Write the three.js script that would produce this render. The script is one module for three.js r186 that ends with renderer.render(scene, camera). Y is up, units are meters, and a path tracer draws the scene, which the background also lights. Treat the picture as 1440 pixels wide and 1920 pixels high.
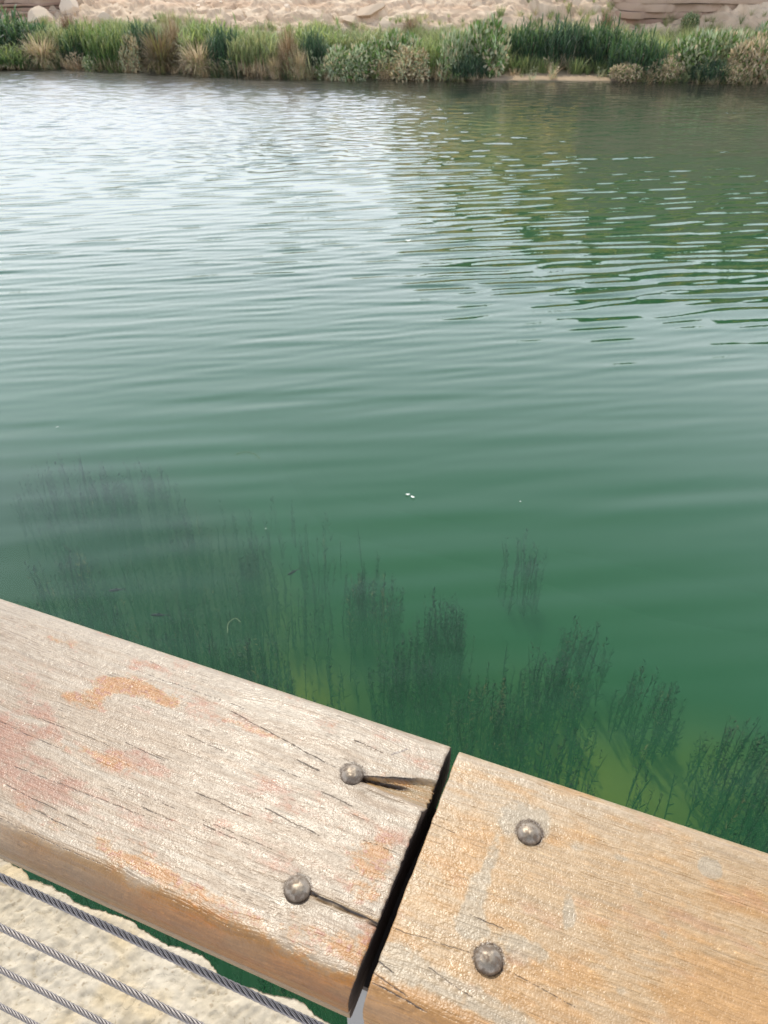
import * as THREE from 'three';
import { mergeGeometries } from 'three/addons/utils/BufferGeometryUtils.js';

// ------------------------------------------------------------------ camera, sky, sun, exposure
const scene = new THREE.Scene();
const R = Math.PI / 180;
const EYE = 4.0, PITCH = 36.6;                                   // metres above the water, degrees down
const camera = new THREE.PerspectiveCamera(67.3, 768 / 1024, 0.05, 600);
camera.position.set(0, EYE, 0);
camera.rotation.set(-PITCH * R, 0, 0);
camera.focus = 0.85; camera.userData.fStop = 18;

const SUN_EL = 60, SUN_AZ = -14;                                  // in front of the camera, a little to the left
const sunDir = new THREE.Vector3(Math.sin(SUN_AZ * R) * Math.cos(SUN_EL * R), Math.sin(SUN_EL * R), -Math.cos(SUN_AZ * R) * Math.cos(SUN_EL * R));
const SKY_GAIN = 1.08;
function skyTexture(w = 1024, h = 512) {                          // hazy summer sky: brighter low down and round the sun
  const data = new Float32Array(w * h * 4), d = new THREE.Vector3();
  for (let j = 0; j < h; j++) for (let i = 0; i < w; i++) {
    const el = ((j + .5) / h - .5) * Math.PI, az = ((i + .5) / w - .5) * 2 * Math.PI;
    d.set(Math.cos(el) * Math.cos(az), Math.sin(el), Math.cos(el) * Math.sin(az));
    const y = Math.max(0.02, d.y), chi = Math.acos(Math.min(1, Math.max(-1, d.dot(sunDir))));
    const air = Math.exp(-((y / 0.56) ** 3)), glow = Math.exp(-chi * 1.2), core = Math.exp(-chi * 7);
    const lum = (0.21 + 5.0 * air * (1 - 0.50 * Math.exp(-((y / 0.22) ** 2)))) * (0.55 + 0.95 * glow + 0.5 * core);
    const blue = (1 - air) * (1 - 0.6 * glow);
    const k = (j * w + i) * 4;
    data[k] = SKY_GAIN * lum * (0.98 - 0.42 * blue); data[k + 1] = SKY_GAIN * lum * (0.985 - 0.17 * blue); data[k + 2] = SKY_GAIN * lum * (1.05 + 0.20 * blue); data[k + 3] = 1;
  }
  const t = new THREE.DataTexture(data, w, h, THREE.RGBAFormat, THREE.FloatType);
  t.mapping = THREE.EquirectangularReflectionMapping; t.magFilter = t.minFilter = THREE.LinearFilter; t.wrapS = THREE.RepeatWrapping; t.needsUpdate = true;
  return t;
}
const skyTex = skyTexture();
scene.background = skyTex; scene.environment = skyTex;
const sun = new THREE.DirectionalLight(new THREE.Color(1, 0.935, 0.815), 5.0);
sun.position.copy(sunDir).multiplyScalar(80); sun.castShadow = true;
sun.shadow.mapSize.set(4096, 4096);
Object.assign(sun.shadow.camera, { left: -60, right: 60, top: 60, bottom: -60, near: 1, far: 220 });
scene.add(sun, sun.target);
const EXPOSURE = 0.80;

// ------------------------------------------------------------------ helpers
function rng(seed) { let a = seed >>> 0; return () => { a = (a + 0x6D2B79F5) | 0; let t = Math.imul(a ^ (a >>> 15), 1 | a); t = (t + Math.imul(t ^ (t >>> 7), 61 | t)) ^ t; return ((t ^ (t >>> 14)) >>> 0) / 4294967296; }; }
const PERM = new Uint8Array(512); { const r = rng(7), p = [...Array(256).keys()]; for (let i = 255; i > 0; i--) { const j = Math.floor(r() * (i + 1)); [p[i], p[j]] = [p[j], p[i]]; } for (let i = 0; i < 512; i++) PERM[i] = p[i & 255]; }
const RV = new Float32Array(256); { const r = rng(11); for (let i = 0; i < 256; i++) RV[i] = r() * 2 - 1; }
function vn(x, y, s = 0) {                                        // value noise, -1..1
  const xi = Math.floor(x), yi = Math.floor(y), fx = x - xi, fy = y - yi;
  const u = fx * fx * fx * (fx * (fx * 6 - 15) + 10), v = fy * fy * fy * (fy * (fy * 6 - 15) + 10);
  const X = xi & 255, X1 = (xi + 1) & 255, Y = (yi + s * 37) & 255, Y1 = (yi + 1 + s * 37) & 255;
  const a = RV[PERM[PERM[X] + Y]], b = RV[PERM[PERM[X1] + Y]], c = RV[PERM[PERM[X] + Y1]], d = RV[PERM[PERM[X1] + Y1]];
  return a + (b - a) * u + (c - a) * v + (a - b - c + d) * u * v;
}
function fbm(x, y, o = 4, s = 0, g = .5) { let t = 0, a = 1, n = 0; for (let i = 0; i < o; i++) { t += a * vn(x, y, s + i); n += a; a *= g; x = x * 2.03 + 17.1; y = y * 2.03 + 5.3; } return t / n; }
function vn3(x, y, z) { const zi = Math.floor(z), f = z - zi, u = f * f * (3 - 2 * f); return vn(x + zi * 13.7, y + zi * 7.3, zi & 7) * (1 - u) + vn(x + (zi + 1) * 13.7, y + (zi + 1) * 7.3, (zi + 1) & 7) * u; }
function cells(x, y, s = 0) {                                      // blocky broken rock: [height of the block with its tilt, distance to its edge]
  const xi = Math.floor(x), yi = Math.floor(y); let d1 = 9, d2 = 9, hh = 0;
  for (let j = -1; j <= 1; j++) for (let i = -1; i <= 1; i++) { const X = xi + i, Y = yi + j, k = PERM[(PERM[(X + s * 17) & 255] + Y) & 255], px = X + .5 + .45 * RV[k], py = Y + .5 + .45 * RV[(k + 71) & 255], dx = x - px, dy = y - py, d = Math.max(Math.abs(dx + .3 * dy * RV[(k + 9) & 255]), Math.abs(dy)) * .7 + .3 * Math.hypot(dx, dy); if (d < d1) { d2 = d1; d1 = d; hh = RV[(k + 133) & 255] + .8 * dx * RV[(k + 33) & 255] + .9 * dy * RV[(k + 57) & 255]; } else if (d < d2) d2 = d; }
  return [hh, d2 - d1];
}
const sm = (a, b, x) => { const t = Math.min(1, Math.max(0, (x - a) / (b - a))); return t * t * (3 - 2 * t); };
const mix = (a, b, t) => a + (b - a) * t;
const mix3 = (a, b, t) => [mix(a[0], b[0], t), mix(a[1], b[1], t), mix(a[2], b[2], t)];
const used = {};
function numbered(name) { const n = used[name] = (used[name] ?? -1) + 1; return n ? `${name}_${String(n).padStart(3, '0')}` : name; }
function shade(o) { o.traverse((c) => { if (c.isMesh) { c.castShadow = true; c.receiveShadow = true; } }); return o; }
function tag(o, label, category, group, kind) { if (label) o.userData.label = label; if (category) o.userData.category = category; if (group) o.userData.group = group; if (kind) o.userData.kind = kind; return o; }
function top(o, name) { o.name = numbered(name); scene.add(o); return shade(o); }
function part(name, geo, mat, parent) { const m = new THREE.Mesh(geo, mat); m.name = name; parent.add(m); return shade(m); }
function grid(nu, nv, fn, opts = {}) {                           // fn(i, j) -> {p, uv, n, c}
  const N = nu * nv, P = new Float32Array(N * 3), U = new Float32Array(N * 2); let NR, C;
  for (let j = 0; j < nv; j++) for (let i = 0; i < nu; i++) {
    const k = j * nu + i, v = fn(i, j);
    P[k * 3] = v.p[0]; P[k * 3 + 1] = v.p[1]; P[k * 3 + 2] = v.p[2];
    if (v.uv) { U[k * 2] = v.uv[0]; U[k * 2 + 1] = v.uv[1]; }
    if (v.n) { NR ??= new Float32Array(N * 3); NR.set(v.n, k * 3); }
    if (v.c) { C ??= new Float32Array(N * 3); C.set(v.c, k * 3); }
  }
  const I = new Uint32Array((nu - 1) * (nv - 1) * 6); let q = 0;
  for (let j = 0; j < nv - 1; j++) for (let i = 0; i < nu - 1; i++) {
    const a = j * nu + i, b = a + 1, c = a + nu, d = c + 1;
    if (opts.flip) { I[q++] = a; I[q++] = b; I[q++] = c; I[q++] = b; I[q++] = d; I[q++] = c; } else { I[q++] = a; I[q++] = c; I[q++] = b; I[q++] = b; I[q++] = c; I[q++] = d; }
  }
  const g = new THREE.BufferGeometry();
  g.setAttribute('position', new THREE.BufferAttribute(P, 3)); g.setAttribute('uv', new THREE.BufferAttribute(U, 2));
  if (C) g.setAttribute('color', new THREE.BufferAttribute(C, 3));
  g.setIndex(new THREE.BufferAttribute(I, 1));
  if (NR) g.setAttribute('normal', new THREE.BufferAttribute(NR, 3)); else g.computeVertexNormals();
  return g;
}
function tex8(w, h, fn, srgb, wrap = THREE.MirroredRepeatWrapping) {       // fn(i, j) -> [r, g, b] 0..255
  const d = new Uint8Array(w * h * 4);
  for (let j = 0; j < h; j++) for (let i = 0; i < w; i++) { const c = fn(i, j), k = (j * w + i) * 4; d[k] = Math.max(0, Math.min(255, c[0])); d[k + 1] = Math.max(0, Math.min(255, c[1])); d[k + 2] = Math.max(0, Math.min(255, c[2])); d[k + 3] = 255; }
  const t = new THREE.DataTexture(d, w, h); t.magFilter = t.minFilter = THREE.LinearFilter; t.wrapS = t.wrapT = wrap; if (srgb) t.colorSpace = THREE.SRGBColorSpace; t.needsUpdate = true; return t;
}
class Strips {                                                     // leaves and blades as bent tapered strips
  constructor() { this.p = []; this.c = []; this.i = []; this.n = []; }
  blade(x, y, z, az, lean, droop, len, wid, col, segs = 3, twist = 0) {
    const base = this.p.length / 3; let a = lean, px = x, py = y, pz = z; const ca = Math.cos(az), sa = Math.sin(az), wx = -Math.sin(az + twist), wz = Math.cos(az + twist);
    for (let s = 0; s <= segs; s++) {
      const t = s / segs, w = wid * (s === segs ? 0.06 : (1 - t * t * .6) * (t < .01 ? .7 : 1)) * .5;
      this.p.push(px - wx * w, py, pz - wz * w, px + wx * w, py, pz + wz * w); this.c.push(...col, ...col);
      const nx = Math.cos(a) * -ca, ny = Math.sin(a), nz = Math.cos(a) * -sa; this.n.push(nx, ny, nz, nx, ny, nz);
      if (s < segs) { const L = len / segs; px += ca * Math.sin(a) * L; pz += sa * Math.sin(a) * L; py += Math.cos(a) * L; a += droop / segs; const k = base + s * 2; this.i.push(k, k + 1, k + 2, k + 1, k + 3, k + 2); }
    }
  }
  leaf(x, y, z, dx, dy, dz, len, wid, col, roll) {                 // a diamond leaf
    const l = Math.hypot(dx, dy, dz) || 1; dx /= l; dy /= l; dz /= l;
    let ux = -dz, uy = 0, uz = dx; const ul = Math.hypot(ux, uz) || 1; ux /= ul; uz /= ul;
    const vx = dy * uz, vy = dz * ux - dx * uz, vz = -dy * ux, c = Math.cos(roll), s = Math.sin(roll);
    const wx = (ux * c + vx * s) * wid / 2, wy = (uy * c + vy * s) * wid / 2, wz = (uz * c + vz * s) * wid / 2, b = this.p.length / 3;
    this.p.push(x, y, z, x + dx * len * .5 - wx, y + dy * len * .5 - wy, z + dz * len * .5 - wz, x + dx * len * .5 + wx, y + dy * len * .5 + wy, z + dz * len * .5 + wz, x + dx * len, y + dy * len, z + dz * len);
    const nx = -ux * s + vx * c, ny = vy * c - uy * s, nz = -uz * s + vz * c; for (let k = 0; k < 4; k++) { this.c.push(...col); this.n.push(nx, ny, nz); }
    this.i.push(b, b + 1, b + 2, b + 1, b + 3, b + 2);
  }
  build() {
    const g = new THREE.BufferGeometry();
    g.setAttribute('position', new THREE.Float32BufferAttribute(this.p, 3)); g.setAttribute('normal', new THREE.Float32BufferAttribute(this.n, 3)); g.setAttribute('color', new THREE.Float32BufferAttribute(this.c, 3));
    g.setAttribute('uv', new THREE.BufferAttribute(new Float32Array(this.p.length / 3 * 2), 2));
    g.setIndex(new THREE.BufferAttribute(new Uint32Array(this.i), 1)); return g;
  }
}
const jit = (c, r, k = .25) => { const f = 1 + (r() - .5) * 2 * k; return [c[0] * f * (1 + (r() - .5) * .2), c[1] * f, c[2] * f * (1 + (r() - .5) * .2)]; };
const leafMat = new THREE.MeshPhysicalMaterial({ name: 'leaf', color: 0xffffff, vertexColors: true, roughness: .9, transmission: .48, thickness: 0, side: THREE.DoubleSide, specularIntensity: .5 });
const dryMat = new THREE.MeshStandardMaterial({ name: 'dry_stem', vertexColors: true, roughness: .9, side: THREE.DoubleSide });

// ------------------------------------------------------------------ rail frame: origin at the far corner of the joint, along the rail (A) and across it towards the camera (B)
const TH = 21.9 * R, RAIL_Y = EYE - .55;
const railO = new THREE.Vector3(.057, RAIL_Y, -.4103);
const dA = [Math.cos(TH), Math.sin(TH)], dB = [-Math.sin(TH), Math.cos(TH)];
const rail = (a, b, y) => [railO.x + dA[0] * a + dB[0] * b, y, railO.z + dA[1] * a + dB[1] * b];

// ------------------------------------------------------------------ the lake
const SHORE = [[-80, -37], [-40, -36.5], [-15, -34.5], [-8.5, -33.4], [-4.6, -31.8], [0, -31.45], [5.3, -30.9], [9, -30.5], [13.4, -30.3], [30, -29.5], [80, -26]];
function shoreZ(x) { let i = 0; while (i < SHORE.length - 2 && x > SHORE[i + 1][0]) i++; const [x0, z0] = SHORE[i], [x1, z1] = SHORE[i + 1]; return mix(z0, z1, (x - x0) / (x1 - x0)) + .22 * vn(x * .5, 3.3) + .12 * vn(x * 1.7, 9.1); }
{
  const r = rng(21), W = [], add = (n, l0, l1, a0, spread, set) => { for (let i = 0; i < n; i++) { const l = l0 * Math.pow(l1 / l0, (i + r()) / n), th = (a0 + (r() + r() + r() - 1.5) / 1.5 * spread) * R, k = 2 * Math.PI / l; W.push([Math.sin(th) * k, Math.cos(th) * k, k, r() * 6.283, set, Math.sqrt(2 / n)]); } };
  add(12, .30, .70, 7, 12, 0);          // slow swell near the quay
  add(34, .15, .36, 8, 25, 1);          // long-crested ripples
  add(26, .22, .60, 0, 75, 2);          // choppy water under the breeze
  const S = (x, z) => {
    const d = -z, n = fbm(x * .12 + 4, z * .16, 3, 5), n2 = fbm(x * .2 + 9, z * .33, 3, 9);
    return [(.011 + .006 * n2) * (1 + sm(6, 12, d)), Math.max(.002, (.003 + .043 * sm(5.8, 11, d + n * 1.4)) * (1 + .55 * n2) * (1 - .5 * sm(18, 26, d))), (.03 + .045 * sm(4, -6, x)) * sm(13, 22, d + n * 3) * (1 + .4 * n)];
  };
  const gust = tex8(256, 128, (i, j) => { const x = (i + .5) / 256 * 156 - 78, z = (j + .5) / 128 * 39 - 38, d = -z; const v = .018 + (.16 * sm(6, -6, x + 2 * fbm(x * .2, z * .3, 3, 3)) + .03) * sm(12, 25, d + 4 * fbm(x * .13, z * .2, 3, 7)); return [0, v * 255, 0]; }, false, THREE.ClampToEdgeWrapping);
  const xs = [], zs = []; for (let x = -20; x <= 20.001; x += .095) xs.push(x);
  for (let s = .2, x = 20; x < 78; s *= 1.25) { x += s; xs.push(x); xs.unshift(-x); }
  for (let z = 1; z > -2; z -= .25) zs.push(z); for (let z = -2; z > -36.5; z -= .030 + .014 * sm(5, 25, -z)) zs.push(z); zs.push(-37, -38);
  const g = grid(xs.length, zs.length, (i, j) => {
    const x = xs[i], z = zs[j], s = S(x, z); let y = 0, nx = 0, nz = 0; const fade = sm(24, 20, Math.abs(x));
    if (z < -1.5 && fade > 0) for (const [kx, kz, k, ph, set, nm] of W) { const a = s[set] * nm * fade / k, f = kx * x + kz * z + ph, c = Math.cos(f) * a; y += Math.sin(f) * a; nx -= c * kx; nz -= c * kz; }
    const l = Math.hypot(nx, 1, nz); return { p: [x, y, z], n: [nx / l, 1 / l, nz / l], uv: [(x + 78) / 156, (z + 38) / 39] };
  }, { flip: true });
  const water = new THREE.Mesh(g, new THREE.MeshPhysicalMaterial({ name: 'water_surface', color: 0xffffff, transmission: 1, thickness: 0, roughness: 1, roughnessMap: gust, ior: 1.35 }));
  tag(top(water, 'lake_water'), 'green lake water with fine ripples between the railing and far bank', null, null, 'structure');
  // turbid water: suspended algae, as thin veils one below the other
  const depths = [[.30, .09], [.58, .16], [.92, .23], [1.6, .29], [2.1, .29]];
  for (const [y, o] of depths) {
    const m = new THREE.MeshStandardMaterial({ name: 'algae_veil', color: new THREE.Color().setRGB(.011, .116, .033), transparent: true, opacity: o, roughness: 1, side: THREE.DoubleSide }); m.depthWrite = false;
    const pg = new THREE.PlaneGeometry(156, 39, 1, 1).rotateX(-Math.PI / 2).translate(0, -y, -18);
    const v = part('murk_layer', pg, m, water); v.castShadow = false;
  }
  // the bed
  const bx = [], bz = []; for (let x = -78; x <= 78; x += Math.abs(x) < 8 ? .25 : 2) bx.push(x); for (let z = 1; z > -12; z -= .25) bz.push(z); for (let z = -12; z > -39; z -= 1.5) bz.push(z);
  const bed = new THREE.Mesh(grid(bx.length, bz.length, (i, j) => {
    const x = bx[i], z = bz[j], b = bedB(x, z), s = sm(-.45, .5, fbm(x * .55, z * .55, 4, 3)); const q = b - 1.6 * sm(-.5, -2, x); let c = mix3([.03, .06, .008], [.19, .25, .02], s); c = mix3([.007, .013, .008], c, sm(1.9, 3.3, b + .8 * fbm(x * .8, z * .8, 3, 6) + .5 * sm(-.5, 2, x))); c = mix3(c, [.010, .022, .020], .9 * sm(-.3, -1.5, x)); c = mix3(c, [.30, .33, .012], .5 * Math.min(1, silt(x, z))); c = mix3(c, [.0062, .068, .0205], sm(3.4, 5.0, q + .5 * fbm(x * .6, z * .6, 3, 8)));
    return { p: [x, bedY(x, z), z], c, uv: [x, z] };
  }, { flip: true }), new THREE.MeshStandardMaterial({ name: 'silt', vertexColors: true, roughness: 1 }));
  tag(top(bed, 'lake_bed'), 'silty yellow green lake bed below the water', null, null, 'structure');
}
function bedB(x, z) { return -((x - railO.x) * dB[0] + (z - railO.z) * dB[1]); }        // metres out from the rail
function silt(x, z) { return Math.exp(-((x + .66) ** 2 + (z + 4.55) ** 2) / .10) + Math.exp(-((x - 1.95) ** 2 + (z + 3.75) ** 2) / .28) + .6 * Math.exp(-((x - 2.7) ** 2 + (z + 4.1) ** 2) / .2); }
function bedY(x, z) { const b = bedB(x, z), q = b - 1.6 * sm(-.5, -2, x); return -1.42 - 3.1 * sm(4.9, 13, q) + .05 * fbm(x * .7, z * .7, 3, 2) + Math.max(0, 3.6 * sm(-22, -37, z)); }

// waterweed growing up from the bed near the quay
{
  const weedMat = new THREE.MeshStandardMaterial({ name: 'waterweed_leaf', vertexColors: true, roughness: .95, side: THREE.DoubleSide });
  const dark = [.012, .020, .011], olive = [.032, .042, .012], pale = [.11, .10, .035];
  function stalk(S, r, x, y, z, h, pal, fine = 1) {
    const az = r() * 6.283, lean = r() * .12, col = jit(r() < pal ? (r() < .25 ? pale : olive) : dark, r, .35);
    S.blade(x, y, z, az, lean, (r() - .3) * .35, h, .006 + r() * .008, col, 5, r() * 3);
    for (let t = .15; t < 1; t += (.017 + r() * .02) * fine) { const q = t * h; S.blade(x + Math.cos(az) * Math.sin(lean) * q, y + q, z + Math.sin(az) * Math.sin(lean) * q, r() * 6.283, .3 + r() * .9, .9 * (r() - .3), .03 + r() * .07 * (1.15 - t), .006 + .006 * r(), jit(col, r, .25), 2, r() * 3); }
  }
  function clumpGeo(seed, n, rad, h, pal) { const r = rng(seed), S = new Strips(); for (let i = 0; i < n; i++) { const q = rad * Math.sqrt(r()), a = r() * 6.283, f = 1 - .45 * (q / rad) ** 2; stalk(S, r, Math.cos(a) * q, 0, Math.sin(a) * q, h * f * (.65 + .35 * r()), pal); } return S.build(); }
  const clumps = [
    [-3.5, -6.9, 1.05, .6, 80, .05, 'grey blue waterweed mass at the far left edge, farthest from the rail'], [-2.75, -7.0, .95, .5, 60, .05, 'dim waterweed mass at left, just short of the open green water'],
    [-3.05, -6.75, 1.15, .34, 46, .1, 'faint grey green waterweed farthest out on the left'], [-2.0, -6.15, 1.05, .20, 34, .1, 'slim upright waterweed tuft left of centre, its tips beside a dim green gap'],
    [-1.25, -5.75, 1.0, .24, 30, .3, 'thin single waterweed spire standing beyond a small dark fish'], [-.08, -5.25, 1.05, .30, 60, .25, 'tall waterweed clump below the pair of floating petals'],
    [.52, -4.80, 1.12, .26, 80, .05, 'darkest waterweed tower, with blunt twin tips, right of centre'], [1.36, -5.75, 1.1, .22, 26, .15, 'faint waterweed spire reaching farthest out on the right'],
    [1.72, -4.62, 1.0, .25, 44, .25, 'narrow brownish waterweed spire over bright yellow green water'], [2.15, -4.10, .95, .30, 50, .45, 'brown tipped waterweed clump nearest the yellow green patch at right'],
    [-3.0, -5.4, 1.1, .40, 60, .4, 'olive feathery waterweed clump at the left beside the plank edge'], [-1.08, -4.4, 1.05, .3, 60, .5, 'yellowish waterweed clump above the middle of the left plank'],
    [.78, -3.85, 1.15, .36, 70, .6, 'pale tipped waterweed clump just beyond the plank joint'], [2.65, -3.45, 1.1, .36, 60, .6, 'light stemmed waterweed clump beyond the far edge of the right plank'],
    [.2, -4.25, 1.1, .34, 90, .02, 'broad black green waterweed bush left of the plank joint'], [1.35, -4.2, 1.02, .3, 60, .2, 'dense dark waterweed bush between two brown spires'],
  ];
  clumps.forEach(([x, z, h, rad, n, pal, label], k) => {
    const o = new THREE.Group(); o.position.set(x, bedY(x, z) - .03, z); top(o, 'waterweed_clump'); tag(o, label, 'waterweed', 'waterweed clumps under the surface'); part('fronds', clumpGeo(300 + k, n, rad, h, pal), weedMat, o);
  });
  const r = rng(77), S = new Strips();
  let k2 = 0; for (let i = 0; i < 5200; i++) {
    const a = -4.8 + r() * 9.8, b = .35 + 4.4 * Math.pow(r(), 1.2) + 1.3 * r() * (k2 = sm(-1.5, -3, a)), x = railO.x + dA[0] * a - dB[0] * b, z = railO.z + dA[1] * a - dB[1] * b, n = fbm(x * .75 + 30, z * .75, 3, 4);
    const gap = sm(-.1, .22, n + .30 * sm(2.0, .6, a + 1) - .34 * sm(.8, 2.6, a)) * sm(4.6, 3.4, b + .6 * n); if (r() < 1.1 * silt(x, z)) continue; if (r() > Math.max(gap, sm(3.0, 2.0, b + .9 * n)) + .12 * sm(4.6, 3.6, b) + .6 * sm(-1.2, -2.6, a) * sm(6.2, 5, b)) continue;
    const hh = mix(1.25, .72, sm(2.2, 4.4, b)) * (.55 + .5 * r()) * (.85 + .3 * n); stalk(S, r, x, bedY(x, z) - .02, z, hh, .22, 1.7);
  }
  tag(top(new THREE.Mesh(S.build(), weedMat), 'waterweed_bed'), 'dark waterweed covering the shallow bed along the quay', 'waterweed', null, 'stuff');
}

// ------------------------------------------------------------------ the far bank
function rocky(x, u) { const wx = x + .25 * fbm(x * 1.1, u * 1.1, 3, 2), wu = u + .2 * fbm(x * 1.3 + 7, u * 1.3, 3, 4), [a, ea] = cells(wx * .62, wu * 1.25, 1), [b, eb] = cells(wx * 1.9, wu * 3.3, 2); return .17 * a * sm(0, .10, ea) - .10 * sm(.07, 0, ea) + .07 * b * sm(0, .12, eb) - .035 * sm(.1, 0, eb); }
const flatU = (x) => 4.6 + .8 * vn(x * .23, 1.2) + 1.1 * sm(0, 8, x);
function bankY(x, u) {
  if (u < 0) return Math.max(-4.6, u * .42) - .02;
  const f = flatU(x); let h = .07 * sm(0, .35, u) + .70 * sm(.2, f, u);
  const t = u - f; if (t > 0) {
    const hill = mix(3.2, 17, sm(-14, 22, x + 2 * vn(x * .22, 6.2))) + 1.1 * vn(x * .11, 4.4) - 3 * sm(-25, -60, x), steep = mix(.40, .66, sm(-6, 14, x));
    let q = t * steep * (1 + .7 * sm(5, 9, t) * sm(0, 8, x)); q = hill * (1 - Math.exp(-q / hill));
    q += .55 * fbm(x * .30, u * .42, 4, 6) * sm(0, 1.5, t); const w = q + .34 * fbm(x * .7 + 3, u * .8, 3, 8), step = (st, lo) => { const k = Math.floor(w / st), fr = w / st - k; return (k + sm(lo, .99, fr)) * st - w; };
    const n4 = sm(-.25, .35, vn(x * .5, u * .5, 9)); q += (.75 * step(.31, .66) * n4 + .8 * step(.13, .6) * (1 - n4)) * sm(.1, .8, t); h += Math.max(0, q) + rocky(x, u) * sm(0, .6, t);
  }
  return h + .05 * fbm(x * 1.3, u * 1.3, 3, 1);
}
const bankAt = (x, z) => bankY(x, shoreZ(x) - z);
{
  const xs = [], us = []; for (let x = -21; x <= 19.001; x += .10) xs.push(x); for (let s = .2, x = 19; x < 78; s *= 1.2) { x += s; xs.push(x); } for (let s = .2, x = -21; x > -78; s *= 1.2) { x -= s; xs.unshift(x); }
  for (let u = -9; u < 0; u += .5) us.push(u); for (let u = 0; u < 4; u += .2) us.push(u); for (let u = 4; u < 11; u += .08) us.push(u); for (let s = .15, u = 11; u < 95; s *= 1.12) { us.push(u); u += s; }
  const g = grid(xs.length, us.length, (i, j) => {
    const x = xs[i], u = us[j], t = u - flatU(x), y = bankY(x, u);
    let c = mix3([.06, .055, .03], mix3([.09, .085, .045], [.34, .25, .16], sm(2.2, 3.4, x) * sm(10, 8.6, x)), sm(.0, .2, u));                      // wet mud, then dry earth
    c = mix3(c, [.16, .17, .06], sm(.9, 2, u) * .7);
    const band = fbm(x * .05 + 3, y * 3.4, 3, 7), gr = fbm(x * 1.2, u * 1.6, 4, 2); let rock = mix3([.50, .38, .265], [.62, .50, .365], sm(-.3, .4, gr + .5 * band)); rock = mix3(rock, [.46, .29, .18], sm(.12, .5, band) * .5);
    c = mix3(c, rock, sm(-.5, .25, t + .5 * gr)); const veg = sm(3.6, 6.5, t) * sm(-3, 7, x); c = mix3(c, mix3([.46, .41, .12], [.58, .44, .20], sm(-.2, .3, gr)), veg);
    return { p: [x, y, shoreZ(x) - u], c: c.map((v) => v * (1 + .14 * vn(x * 6.1, u * 7.3, 4))), uv: [x, u] };
  }, { flip: true }).toNonIndexed(); g.computeVertexNormals();
  tag(top(new THREE.Mesh(g, new THREE.MeshStandardMaterial({ name: 'limestone_earth', vertexColors: true, roughness: .95 })), 'far_bank_hillside'), 'far bank of earth and stepped tan limestone rising behind the reeds', null, null, 'structure');
}
const px2x = (px, z) => (px - 720) / 1442 / 1.142 * -z;           // picture column to metres at the far shore
const px2xr = (px, z) => (px - 720) / 1442 / 1.19 * -z;
// layered cliffs
{
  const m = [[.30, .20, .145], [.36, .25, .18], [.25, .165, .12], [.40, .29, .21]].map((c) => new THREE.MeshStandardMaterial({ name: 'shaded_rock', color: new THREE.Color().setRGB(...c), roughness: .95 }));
  function cliff(x0, x1, u, n, label, seed) {
    const r = rng(seed), o = new THREE.Group(), xm = (x0 + x1) / 2, zb = shoreZ(xm) - u; const y0 = Math.min(bankY(x0, u), bankY(x1, u), bankY(xm, u)) - .3; o.position.set(xm, y0, zb); top(o, 'layered_cliff'); tag(o, label, 'cliff');
    let y = 0; for (let k = 0; k < n; k++) {
      const h = .09 + r() * .2, w = x1 - x0 + (r() - .5) * .8, dep = 3.4, set = (r() - .5) * .35 - k * .06, g = new THREE.BoxGeometry(w, h - .015, dep, 130, 2, 3), p = g.attributes.position;
      for (let i = 0; i < p.count; i++) { const X = p.getX(i), Y = p.getY(i), Z = p.getZ(i); const e = sm(w / 2 - .9, w / 2, Math.abs(X)); if (Z > 0) p.setZ(i, Z + .22 * fbm(X * .8 + k * 7, k * 3.1, 4, 2) + .16 * cells(X * 1.1 + k * 5.3, k * 3.7, 3)[0] + .04 * vn(X * 5, Y * 9 + k) - e * 1.2 - (Math.abs(Y) > h * .3 ? .03 : 0)); p.setY(i, Y + .03 * vn(X * 1.7 + k * 3, Z, 5)); }
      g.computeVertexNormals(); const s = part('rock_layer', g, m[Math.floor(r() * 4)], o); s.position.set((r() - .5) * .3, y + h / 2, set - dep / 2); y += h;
    }
  }
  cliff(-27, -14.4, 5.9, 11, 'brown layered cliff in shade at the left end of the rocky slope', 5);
  cliff(9.6, 26, 7.4, 34, 'wide grey brown layered cliff in shade above the right end of the bank', 6);
}
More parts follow.
